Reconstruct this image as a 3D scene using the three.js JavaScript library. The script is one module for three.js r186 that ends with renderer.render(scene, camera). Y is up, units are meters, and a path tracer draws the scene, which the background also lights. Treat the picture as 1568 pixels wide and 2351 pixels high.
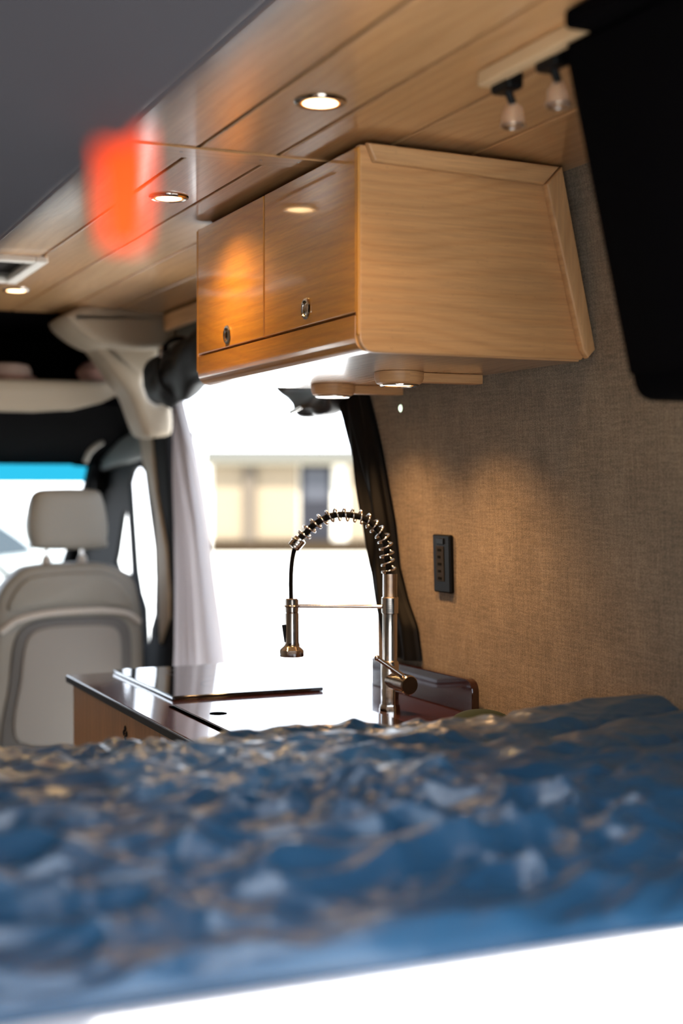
import * as THREE from 'three';
import { RoundedBoxGeometry } from 'three/addons/geometries/RoundedBoxGeometry.js';
import { mergeGeometries, toCreasedNormals } from 'three/addons/utils/BufferGeometryUtils.js';
import { RectAreaLightUniformsLib } from 'three/addons/lights/RectAreaLightUniformsLib.js';

// ---------------------------------------------------------------- camera, sky, exposure
const scene = new THREE.Scene();
RectAreaLightUniformsLib.init();
const CAM = new THREE.Vector3(0, 1.2, 0), YAW = THREE.MathUtils.degToRad(23.9), PITCH = THREE.MathUtils.degToRad(-1.0), FPX = 3265;
const camera = new THREE.PerspectiveCamera(2 * Math.atan(1175.5 / FPX) * 180 / Math.PI, 1568 / 2351, 0.02, 400);
camera.filmGauge = 36;                                   // a 50 mm lens on full frame
camera.position.copy(CAM);
camera.lookAt(CAM.x + Math.sin(YAW) * Math.cos(PITCH), CAM.y + Math.sin(PITCH), CAM.z - Math.cos(YAW) * Math.cos(PITCH));
camera.focus = 2.85; camera.userData.fStop = 1.8;

function lin0(r, g, b) { return new THREE.Color().setRGB(r, g, b); }
const SKY_LEVEL = 4.2, EXPOSURE = 1.08, LED = 0.45, SUN = 19;
{ // bright hazy daylight: white towards the horizon, blue overhead
  const W = 256, H = 128, d = new Float32Array(W * H * 4);
  for (let y = 0; y < H; y++) for (let x = 0; x < W; x++) {
    const e = Math.max(0, ((y + 0.5) / H - 0.5) * 2), k = Math.pow(e, 0.55), i = (y * W + x) * 4;
    d[i] = (1.0 - 0.62 * k) * SKY_LEVEL; d[i + 1] = (1.03 - 0.40 * k) * SKY_LEVEL; d[i + 2] = (1.08 - 0.12 * k) * SKY_LEVEL; d[i + 3] = 1;
  }
  const t = new THREE.DataTexture(d, W, H, THREE.RGBAFormat, THREE.FloatType);
  t.mapping = THREE.EquirectangularReflectionMapping; t.magFilter = THREE.LinearFilter; t.needsUpdate = true;
  scene.background = t; scene.environment = t;
}
const sun = new THREE.DirectionalLight(lin0(1, 0.95, 0.88), SUN); // high behind the van's open tail
sun.position.set(-1.2, 14.4, 10); sun.target.position.set(0, 0, 0); sun.castShadow = true;
Object.assign(sun.shadow.camera, { left: -40, right: 40, top: 40, bottom: -40, far: 120 }); scene.add(sun, sun.target);
const renderer = new THREE.WebGLRenderer({ antialias: true });
renderer.toneMapping = THREE.LinearToneMapping; renderer.toneMappingExposure = EXPOSURE;
renderer.shadowMap.enabled = true;

// ---------------------------------------------------------------- noise and textures
let seed = 7; const rnd = () => { seed = (seed * 1664525 + 1013904223) >>> 0; return seed / 4294967296; };
const hash = (x, y, s = 0) => { let h = Math.imul(x | 0, 374761393) ^ Math.imul(y | 0, 668265263) ^ Math.imul((s | 0) + 11, 2246822519); h = Math.imul(h ^ (h >>> 13), 1274126177); return ((h ^ (h >>> 16)) >>> 0) / 4294967296; };
const mod = (a, n) => ((a % n) + n) % n;
function vnoise(x, y, px = 0, py = 0, s = 0) { // value noise, with periods px, py when given
  const ix = Math.floor(x), iy = Math.floor(y), fx = x - ix, fy = y - iy, u = fx * fx * fx * (fx * (fx * 6 - 15) + 10), v = fy * fy * fy * (fy * (fy * 6 - 15) + 10);
  const g = (a, b) => hash(px ? mod(a, px) : a, py ? mod(b, py) : b, s);
  return (g(ix, iy) * (1 - u) + g(ix + 1, iy) * u) * (1 - v) + (g(ix, iy + 1) * (1 - u) + g(ix + 1, iy + 1) * u) * v;
}
function gnoise(x, y, s = 0) { // gradient noise, about -1..1
  const ix = Math.floor(x), iy = Math.floor(y), fx = x - ix, fy = y - iy, u = fx * fx * fx * (fx * (fx * 6 - 15) + 10), v = fy * fy * fy * (fy * (fy * 6 - 15) + 10);
  const g = (a, b, p, q) => { const t = hash(a, b, s) * Math.PI * 2; return Math.cos(t) * p + Math.sin(t) * q; };
  return 1.5 * ((g(ix, iy, fx, fy) * (1 - u) + g(ix + 1, iy, fx - 1, fy) * u) * (1 - v) + (g(ix, iy + 1, fx, fy - 1) * (1 - u) + g(ix + 1, iy + 1, fx - 1, fy - 1) * u) * v);
}
function makeTex(w, h, f, srgb = true) { // f(u, v) returns [r, g, b] in 0..1
  const d = new Uint8Array(w * h * 4);
  for (let y = 0; y < h; y++) for (let x = 0; x < w; x++) {
    const c = f(x / w, y / h), i = (y * w + x) * 4;
    for (let k = 0; k < 3; k++) d[i + k] = Math.max(0, Math.min(255, c[k] * 255)); d[i + 3] = 255;
  }
  const t = new THREE.DataTexture(d, w, h); t.magFilter = THREE.LinearFilter; t.wrapS = t.wrapT = THREE.RepeatWrapping;
  if (srgb) t.colorSpace = THREE.SRGBColorSpace; t.needsUpdate = true; return t;
}
// maple: grain runs along u; a tile is 1.2 m along the grain, 0.6 m across
function mapleTex(r, g, b, s, strength = 1) {
  return makeTex(1024, 512, (u, v) => {
    const warp = (vnoise(u * 4, v * 4, 4, 4, s) - 0.5) * 0.10 + (vnoise(u * 9, v * 9, 9, 9, s + 1) - 0.5) * 0.025;
    const rings = Math.pow(0.5 + 0.5 * Math.sin((v + warp) * Math.PI * 2 * 22), 3);
    const streak = vnoise(u * 10, v * 180, 10, 180, s + 2) - 0.5, fine = vnoise(u * 50, v * 420, 50, 420, s + 3) - 0.5;
    const fleck = vnoise(u * 120, v * 240, 120, 240, s + 4) > 0.93 ? -0.05 : 0, cloud = vnoise(u * 5, v * 12, 5, 12, s + 5) - 0.5;
    const k = 1 + strength * (-0.035 * rings + 0.07 * streak + 0.05 * fine + 0.08 * cloud + fleck * 0.7);
    return [r * k, g * (k - 0.02 * strength * rings), b * (k - 0.05 * strength * rings)];
  });
}
const mapleA = mapleTex(0.80, 0.625, 0.435, 3), mapleB = mapleTex(0.80, 0.61, 0.41, 21), mapleDoorGlow = mapleTex(0.80, 0.55, 0.19, 40, 1.3);  // door tone: same maple, warm lamp glow put into its colour
for (const t of [mapleA, mapleB, mapleDoorGlow]) t.repeat.set(1 / 1.2, 1 / 0.6);
// woven upholstery fabric: a tile is 0.5 m
const NTH = 220;
const weaveH = (u, v) => {
  const a = u * NTH, b = v * NTH, over = (Math.floor(a) + Math.floor(b)) % 2, fa = Math.abs(a % 1 - 0.5) * 2, fb = Math.abs(b % 1 - 0.5) * 2;
  return over ? (1 - fa * fa) * (0.75 + 0.25 * (1 - fb)) : (1 - fb * fb) * (0.75 + 0.25 * (1 - fa));
};
const weaveMap = makeTex(1024, 1024, (u, v) => {
  const a = Math.floor(u * NTH), b = Math.floor(v * NTH), over = (a + b) % 2, h = weaveH(u, v);
  const warp = vnoise(u * NTH, v * 14, NTH, 14, 5), weft = vnoise(u * 14, v * NTH, 14, NTH, 6), th = over ? warp : weft;
  const k = 0.46 + 0.36 * h + 0.18 * (th - 0.5) + 0.15 * (hash(a, b, 9) - 0.5) + 0.07 * (vnoise(u * 8, v * 8, 8, 8, 4) - 0.5);
  return [0.80 * k, 0.715 * k, 0.61 * k];
});
const weaveBump = makeTex(1024, 1024, (u, v) => { const h = weaveH(u, v); return [h, h, h]; }, false);
for (const t of [weaveMap, weaveBump]) t.repeat.set(1 / 0.5, 1 / 0.5);
const leatherBump = makeTex(512, 512, (u, v) => { const h = 0.5 * vnoise(u * 90, v * 90, 90, 90, 1) + 0.5 * vnoise(u * 40, v * 40, 40, 40, 2); return [h, h, h]; }, false);
const clothBump = makeTex(512, 512, (u, v) => { const h = 0.5 + 0.25 * Math.sin(u * Math.PI * 2 * 80) + 0.25 * Math.sin(v * Math.PI * 2 * 80); return [h, h, h]; }, false);
const brushed = makeTex(256, 256, (u, v) => { const h = 0.35 + 0.3 * vnoise(u * 4, v * 120, 4, 120, 8); return [h, h, h]; }, false);

// ---------------------------------------------------------------- materials
const std = (hex, rough, o = {}) => new THREE.MeshPhysicalMaterial({ color: hex, roughness: rough, ...o });
const lin = (r, g, b) => new THREE.Color().setRGB(r, g, b);
const M = {
  plank: [mapleA, mapleB].map((t) => std(0xffffff, 0.42, { map: t, clearcoat: 1, clearcoatRoughness: 0.13 })),
  panel: std(0xffffff, 0.45, { map: mapleB, clearcoat: 0.35, clearcoatRoughness: 0.3 }),
  trimWood: std(0xffffff, 0.5, { map: mapleA }),
  door: std(0xffffff, 0.4, { map: mapleDoorGlow, clearcoat: 1, clearcoatRoughness: 0.09 }),
  underside: std(0xffffff, 0.4, { map: mapleA, clearcoat: 1, clearcoatRoughness: 0.12 }),
  groove: std(0x100a07, 0.95),
  weave: std(0xffffff, 0.95, { map: weaveMap, bumpMap: weaveBump, bumpScale: 0.0007, sheen: 0.3, sheenColor: lin(0.5, 0.45, 0.4), sheenRoughness: 0.6 }),
  black: std(0x070607, 0.75, { specularIntensity: 0.3 }), blackFabric: std(0x040304, 0.95, { bumpMap: clothBump, bumpScale: 0.0004, specularIntensity: 0.06 }),
  blackNylon: std(0x060505, 0.55, { specularIntensity: 0.3 }), blackPlastic: std(0x060606, 0.45, { specularIntensity: 0.35 }),
  greyUnder: std(0x17161b, 0.85, { specularIntensity: 0.5 }), beige: std(0x9c8f7d, 0.6), beigeDark: std(0x5a564b, 0.65),
  leather: std(0x77736b, 0.5, { bumpMap: leatherBump, bumpScale: 0.0006 }), leatherPale: std(0xa39c94, 0.45, { bumpMap: leatherBump, bumpScale: 0.0004 }), seatShell: std(0x4c4a48, 0.5),
  steel: std(0xb8b0a8, 0.3, { metalness: 1, roughnessMap: brushed }), chrome: std(0xd8d4cf, 0.12, { metalness: 1 }), darkSteel: std(0x55504c, 0.35, { metalness: 1 }),
  rubber: std(0x060606, 0.8, { specularIntensity: 0.25 }), gap: std(0x020202, 1, { specularIntensity: 0 }),
  counter: std(0x4a2a2c, 0.16, { clearcoat: 1, clearcoatRoughness: 0.05 }), counterEdge: std(0x150b09, 0.4), glassBlack: std(0x050506, 0.05, { clearcoat: 1, clearcoatRoughness: 0.02 }),
  sinkCover: std(0x33201c, 0.14, { clearcoat: 1, clearcoatRoughness: 0.05 }), splash: std(0x2b120d, 0.1, { clearcoat: 1, clearcoatRoughness: 0.04 }),
  sheet: std(0xf3f3f6, 0.9, { bumpMap: clothBump, bumpScale: 0.0003 }),
  quilt: new THREE.MeshPhysicalMaterial({ color: lin(0.020, 0.072, 0.140), roughness: 0.33, specularIntensity: 1, clearcoat: 0.35, clearcoatRoughness: 0.24 }),
  white: std(0xece8e0, 0.5), warmGlow: new THREE.MeshStandardMaterial({ color: 0x000000, emissive: lin(1, 0.66, 0.34), emissiveIntensity: 9 }),
  amberGlow: new THREE.MeshStandardMaterial({ color: 0x201008, emissive: lin(1, 0.30, 0.06), emissiveIntensity: 1.6 }),
  orange: std(0xd23a05, 0.8, { specularIntensity: 0.3 }), tan: std(0xa67d70, 0.8), greenCloth: std(0x142410, 0.95),
  sheer: std(0xbab5b7, 0.95, { transmission: 0.4, thickness: 0 }),
  glass: new THREE.MeshPhysicalMaterial({ color: 0xffffff, roughness: 0, transmission: 1, thickness: 0, ior: 1.5 }),
  tint: new THREE.MeshPhysicalMaterial({ color: lin(0.008, 0.14, 0.20), roughness: 0, transmission: 1, thickness: 0, ior: 1.5 }),
  concrete: std(0xdedad2, 0.9), stucco: std(0xcfc8b8, 0.9), creamDoor: std(0x746754, 0.85, { specularIntensity: 0.4 }), brownPost: std(0x4a4033, 0.85), slate: std(0x1e1e22, 0.8, { specularIntensity: 0.3 }), plinth: std(0x2a2013, 0.9, { specularIntensity: 0.3 }), fascia: std(0x4a4942, 0.8),
  carPaint: std(0x9aa09f, 0.35, { clearcoat: 1 }), carGlass: std(0x1b2a33, 0.08), tyre: std(0x0e0e0e, 0.8), clear: new THREE.MeshPhysicalMaterial({ color: 0xfff4e6, roughness: 0.05, transmission: 0.9, thickness: 0, ior: 1.5 }),
};

// ---------------------------------------------------------------- helpers
const used = {};
function numbered(n) { const k = (used[n] = (used[n] ?? -1) + 1); return k ? n + '_' + String(k).padStart(3, '0') : n; }
function tag(o, label, category, group) { o.userData.label = label; o.userData.category = category; if (group) o.userData.group = group; return o; }
function thing(name, label, category, pos = [0, 0, 0], group) { const g = new THREE.Group(); g.name = numbered(name); g.position.set(...pos); scene.add(g); return tag(g, label, category, group); }
function struct(name, label) { const g = new THREE.Group(); g.name = name; g.userData.kind = 'structure'; if (label) g.userData.label = label; scene.add(g); return g; }
function mesh(name, geo, mat, parent = scene) {
  const m = new THREE.Mesh(Array.isArray(geo) ? merge(geo) : geo, mat);
  m.name = parent === scene ? numbered(name) : partName(name, parent); m.castShadow = m.receiveShadow = true; parent.add(m); return m;
}
function partName(n, p) { let k = 0, s = n; const has = (x) => p.children.some((c) => c.name === x); while (has(s)) s = n + '_' + String(++k).padStart(3, '0'); return s; }
function merge(list) { return mergeGeometries(list.map((g) => { const q = g.index ? g.toNonIndexed() : g; for (const a of Object.keys(q.attributes)) if (!['position', 'normal', 'uv'].includes(a)) q.deleteAttribute(a); return q; })); }
function rbox(x0, y0, z0, x1, y1, z1, r = 0.003, seg = 2) { // rounded box between two corners, uv in metres, grain along the longest side
  const sx = Math.abs(x1 - x0), sy = Math.abs(y1 - y0), sz = Math.abs(z1 - z0), g = new RoundedBoxGeometry(sx, sy, sz, seg, Math.min(r, sx / 2.01, sy / 2.01, sz / 2.01));
  g.translate((x0 + x1) / 2, (y0 + y1) / 2, (z0 + z1) / 2); return metreUV(g, [sx, sy, sz]);
}
function metreUV(g, size) { // box-projected uv in metres; u follows the longer side
  const p = g.attributes.position, n = g.attributes.normal, uv = new Float32Array(p.count * 2);
  for (let i = 0; i < p.count; i++) {
    const P = [p.getX(i), p.getY(i), p.getZ(i)], N = [Math.abs(n.getX(i)), Math.abs(n.getY(i)), Math.abs(n.getZ(i))];
    const k = N[0] > N[1] && N[0] > N[2] ? 0 : N[1] > N[2] ? 1 : 2, ax = [0, 1, 2].filter((a) => a !== k);
    if (size && size[ax[1]] > size[ax[0]]) ax.reverse();
    uv[i * 2] = P[ax[0]]; uv[i * 2 + 1] = P[ax[1]];
  }
  g.setAttribute('uv', new THREE.BufferAttribute(uv, 2)); return g;
}
const offsetUV = (g, du, dv) => { const a = g.attributes.uv; for (let i = 0; i < a.count; i++) a.setXY(i, a.getX(i) + du, a.getY(i) + dv); return g; };
const shape = (pts, holes = []) => { const s = new THREE.Shape(pts.map((p) => new THREE.Vector2(p[0], p[1]))); for (const h of holes) s.holes.push(new THREE.Path(h.map((p) => new THREE.Vector2(p[0], p[1])))); return s; };
function smoothShape(pts, tension = 0.5) { const c = new THREE.CatmullRomCurve3(pts.map((p) => new THREE.Vector3(p[0], p[1], 0)), true, 'catmullrom', tension); return shape(c.getPoints(pts.length * 6).slice(0, -1).map((p) => [p.x, p.y])); }
function extXY(s, z0, z1, bevel = 0, seg = 2) { // extrude an (x, y) outline from z0 to z1
  const d = z1 - z0 - 2 * bevel, g = new THREE.ExtrudeGeometry(s, { depth: d, bevelEnabled: bevel > 0, bevelThickness: bevel, bevelSize: bevel, bevelOffset: -bevel, bevelSegments: seg, curveSegments: 10 });
  g.translate(0, 0, z0 + bevel); return metreUV(toCreasedNormals(g, seg > 3 ? 0.6 : 0.36));
}
function extZY(s, x0, x1, bevel = 0, seg = 2) { // extrude an outline drawn as (-z, y) from x0 to x1
  const g = extXY(s, x0, x1, bevel, seg); g.applyMatrix4(new THREE.Matrix4().makeBasis(new THREE.Vector3(0, 0, -1), new THREE.Vector3(0, 1, 0), new THREE.Vector3(1, 0, 0))); return metreUV(g);
}
function extXZ(s, y0, y1, bevel = 0, seg = 2) { // extrude an (x, -z) outline upward from y0 to y1
  const g = extXY(s, y0, y1, bevel, seg); g.rotateX(-Math.PI / 2); return metreUV(g);
}
const V = (x, y, z) => new THREE.Vector3(x, y, z);
function tube(pts, r, seg = 40, rad = 10, closed = false) { return new THREE.TubeGeometry(new THREE.CatmullRomCurve3(pts.map((p) => (p.isVector3 ? p : V(...p))), closed), seg, r, rad, closed); }
function lathe(pts, seg = 32) { return toCreasedNormals(new THREE.LatheGeometry(pts.map((p) => new THREE.Vector2(p[0], p[1])), seg), 0.6); }
function rod(a, b, r0, r1 = r0, seg = 20) { const A = V(...a), B = V(...b), g = new THREE.CylinderGeometry(r1, r0, A.distanceTo(B), seg); g.translate(0, A.distanceTo(B) / 2, 0); g.applyQuaternion(new THREE.Quaternion().setFromUnitVectors(V(0, 1, 0), B.clone().sub(A).normalize())); g.translate(A.x, A.y, A.z); return g; }
function grid(nu, nv, f) { // a smooth surface through f(u, v) -> [x, y, z]
  const p = [], uv = [], ix = [];
  for (let j = 0; j <= nv; j++) for (let i = 0; i <= nu; i++) { p.push(...f(i / nu, j / nv)); uv.push(i / nu, j / nv); }
  for (let j = 0; j < nv; j++) for (let i = 0; i < nu; i++) { const a = j * (nu + 1) + i, b = a + 1, c = a + nu + 1, d = c + 1; ix.push(a, b, d, a, d, c); }
  const g = new THREE.BufferGeometry(); g.setAttribute('position', new THREE.Float32BufferAttribute(p, 3)); g.setAttribute('uv', new THREE.Float32BufferAttribute(uv, 2)); g.setIndex(ix); g.computeVertexNormals(); return g;
}
function pillow(pts, z0, z1, round = 3, seg = 8) { // soft closed body over an outline: full at the middle, rounded at the rim
  const c = new THREE.CatmullRomCurve3(pts.map((p) => V(p[0], p[1], 0)), true, 'catmullrom', 0.5), n = pts.length * 6, ring = c.getPoints(n).slice(0, -1), m = ring.reduce((a, p) => a.add(p), V(0, 0, 0)).divideScalar(ring.length);
  const zm = (z0 + z1) / 2, hz = (z1 - z0) / 2;
  return grid(n, seg * 4, (u, v) => { const a = v * Math.PI, k = Math.pow(Math.max(0, Math.sin(a)), 2 / round), zz = Math.sign(Math.cos(a)) * Math.pow(Math.abs(Math.cos(a)), 2 / round), p = ring[Math.round(u * n) % n]; return [m.x + (p.x - m.x) * k, m.y + (p.y - m.y) * k, zm - hz * zz]; });
}
// interpolation through a table of [t, value]
const lerpTab = (tab, t) => { if (t <= tab[0][0]) return tab[0][1]; for (let i = 1; i < tab.length; i++) if (t <= tab[i][0]) { const k = (t - tab[i - 1][0]) / (tab[i][0] - tab[i - 1][0]); return tab[i - 1][1] + (tab[i][1] - tab[i - 1][1]) * k; } return tab[tab.length - 1][1]; };
const sstep = (a, b, x) => { const t = Math.max(0, Math.min(1, (x - a) / (b - a))); return t * t * (3 - 2 * t); };

const CEIL = 1.805, FLOOR = -0.2, COUNTER = 0.712, REAR = -0.36;
const wallX = (y) => lerpTab([[-0.2, 1.49], [0.4, 1.52], [0.75, 1.528], [1.1, 1.522], [1.3, 1.513], [1.45, 1.503], [1.62, 1.485], [1.74, 1.466], [1.84, 1.445]], y);

// ================================================================ THE SETTING
{ // floor and ground
  const f = struct('floor'); mesh('floor_board', rbox(-0.3, FLOOR - 0.08, -6.9, 1.62, FLOOR, REAR, 0.002), std(0x8b8276, 0.6), f);
  const g = struct('ground'); mesh('paving', new THREE.PlaneGeometry(300, 300).rotateX(-Math.PI / 2).translate(0, -0.8, 0), M.concrete, g);
}
{ // ceiling: planks in two lengths either side of a batten, under a roof shell
  const c = struct('ceiling');
  const edges = [-0.26, -0.112, 0.04, 0.192, 0.342, 0.494, 0.646, 0.798, 0.950, 1.104, 1.262, 1.462];
  const spans = [[-4.935, -2.474], [-2.456, REAR - 0.02]];
  const vents = [{ x0: 0.50, x1: 0.797, z0: -4.15, z1: -3.76 }, { x0: 0.36, x1: 0.78, z0: -1.27, z1: -0.83 }];  // fan vent, added hatch over the bed
  edges.slice(0, -1).forEach((a, i) => {
    const x0 = a + 0.0038, x1 = edges[i + 1] - 0.0038;
    spans.forEach(([z0, z1], k) => {
      const vent = vents[k], hit = x1 > vent.x0 && x0 < vent.x1, parts = hit ? [[z0, vent.z0], [vent.z1, z1]] : [[z0, z1]];
      for (const [p0, p1] of parts) {
        const drop = i === 10 ? 0.006 : 0, g = rbox(x0, CEIL, p0, x1, CEIL + 0.012, p1, 0.0025);
        if (i >= 9) { const pos = g.attributes.position; for (let q = 0; q < pos.count; q++) { const t = Math.max(0, pos.getX(q) - 1.104); pos.setY(q, pos.getY(q) - t * t * 0.14 - drop * 0); } }
        offsetUV(g, rnd() * 5, rnd() * 5); mesh('ceiling_plank', g, M.plank[(i + k) % 2], c);
      }
    });
  });
  const b = mesh('batten', offsetUV(rbox(0.55, CEIL - 0.003, -2.502, 1.12, CEIL + 0.001, -2.430, 0.0015), 1.3, 0.2), M.plank[0], c);
  b.userData.label = 'flat wooden joint strip across the ceiling planks';
  for (const x of [0.72, 0.775, 0.93, 1.0]) mesh('screw', rod([x, CEIL - 0.0036, -2.474 + (x % 0.02)], [x, CEIL - 0.002, -2.474 + (x % 0.02)], 0.003, 0.003, 12), M.steel, c);
  const hole = (v, m) => [[v.x0 + m, -v.z0 - m], [v.x1 - m, -v.z0 - m], [v.x1 - m, -v.z1 + m], [v.x0 + m, -v.z1 + m]];
  mesh('backing', extXZ(shape([[-0.3, 5.0], [1.62, 5.0], [1.62, -REAR], [-0.3, -REAR]], [hole(vents[1], 0)]), CEIL + 0.013, CEIL + 0.02), M.groove, c);
  mesh('roof_shell', extXZ(shape([[-0.36, 6.0], [1.70, 6.0], [1.70, -REAR - 0.02], [-0.36, -REAR - 0.02]], [hole(vents[1], 0)]), CEIL + 0.04, CEIL + 0.1), std(0xd8d8d8, 0.4), c);
  const w = struct('added_window_2', 'added translucent roof hatch over the bed, for overhead daylight'), v = vents[1];  // added out of view, so soft overhead daylight falls on the quilt
  for (const [a, b, e, f] of [[v.x0 - 0.03, v.z0 - 0.03, v.x1 + 0.03, v.z0 + 0.004], [v.x0 - 0.03, v.z1 - 0.004, v.x1 + 0.03, v.z1 + 0.03], [v.x0 - 0.03, v.z0 + 0.004, v.x0 + 0.004, v.z1 - 0.004], [v.x1 - 0.004, v.z0 + 0.004, v.x1 + 0.03, v.z1 - 0.004]]) mesh('added_hatch_frame', rbox(a, CEIL - 0.012, b, e, CEIL, f, 0.004), M.white, w);
  mesh('added_hatch_lid', grid(12, 12, (p, q) => [v.x0 - 0.01 + (v.x1 - v.x0 + 0.02) * p, CEIL + 0.104 + 0.05 * Math.sin(p * Math.PI) * Math.sin(q * Math.PI), v.z1 + 0.01 - (v.z1 - v.z0 + 0.02) * q]), std(0xf4f6fa, 0.95, { transmission: 0.85, thickness: 0, side: THREE.DoubleSide }), w);
}
{ // right wall: an upholstered panel that leans in towards the ceiling
  const w = struct('wall_right'), z0 = -3.22, z1 = REAR, N = 24;
  const ys = Array.from({ length: N + 1 }, (_, i) => FLOOR + (CEIL + 0.03 - FLOOR) * i / N);
  const pts = ys.map((y) => [wallX(y), y]).concat(ys.slice().reverse().map((y) => [wallX(y) + 0.09, y]));
  const g = new THREE.ExtrudeGeometry(shape(pts), { depth: z1 - z0, bevelEnabled: false }); g.translate(0, 0, z0);
  const gg = toCreasedNormals(g, 0.6), p = gg.attributes.position, uv = gg.attributes.uv;
  for (let i = 0; i < p.count; i++) uv.setXY(i, -p.getZ(i), p.getY(i));
  mesh('fabric_panel', gg, M.weave, w).userData.label = 'woven grey beige wall fabric';
  mesh('door_header', rbox(1.455, 1.56, -4.78, 1.6, CEIL + 0.03, -3.223, 0.02), M.beigeDark, struct('trim_3'));
  mesh('door_sill', rbox(1.51, FLOOR - 0.05, -4.78, 1.62, FLOOR + 0.02, -3.223, 0.01), M.blackPlastic, struct('trim_4'));
}
{ // the right half of the tail is shut
  const d = struct('door_1', 'closed dark rear door'); mesh('door_panel', rbox(0.86, FLOOR, REAR + 0.002, 1.60, CEIL + 0.03, REAR + 0.05, 0.01), std(0x1d1c1e, 0.7), d);
  mesh('inner_trim', rbox(0.93, 0.2, REAR - 0.012, 1.42, 1.0, REAR + 0.004, 0.02, 3), M.black, d);
}
{ const w = struct('wall_left'); mesh('fabric_panel', rbox(-0.32, FLOOR, -5.1, -0.24, CEIL + 0.03, REAR, 0.005), M.weave, w); mesh('cab_side', extZY(shape([[5.1, FLOOR], [6.9, FLOOR], [6.9, CEIL + 0.03], [5.1, CEIL + 0.03]], [[[5.2, 0.72], [5.98, 0.82], [5.62, 1.26], [5.26, 1.28]]]), -0.32, -0.26), M.beigeDark, w); mesh('pane', extZY(shape([[5.19, 0.71], [5.99, 0.81], [5.62, 1.27], [5.25, 1.29]]), -0.292, -0.291), M.glass, struct('window_3')); }


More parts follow.
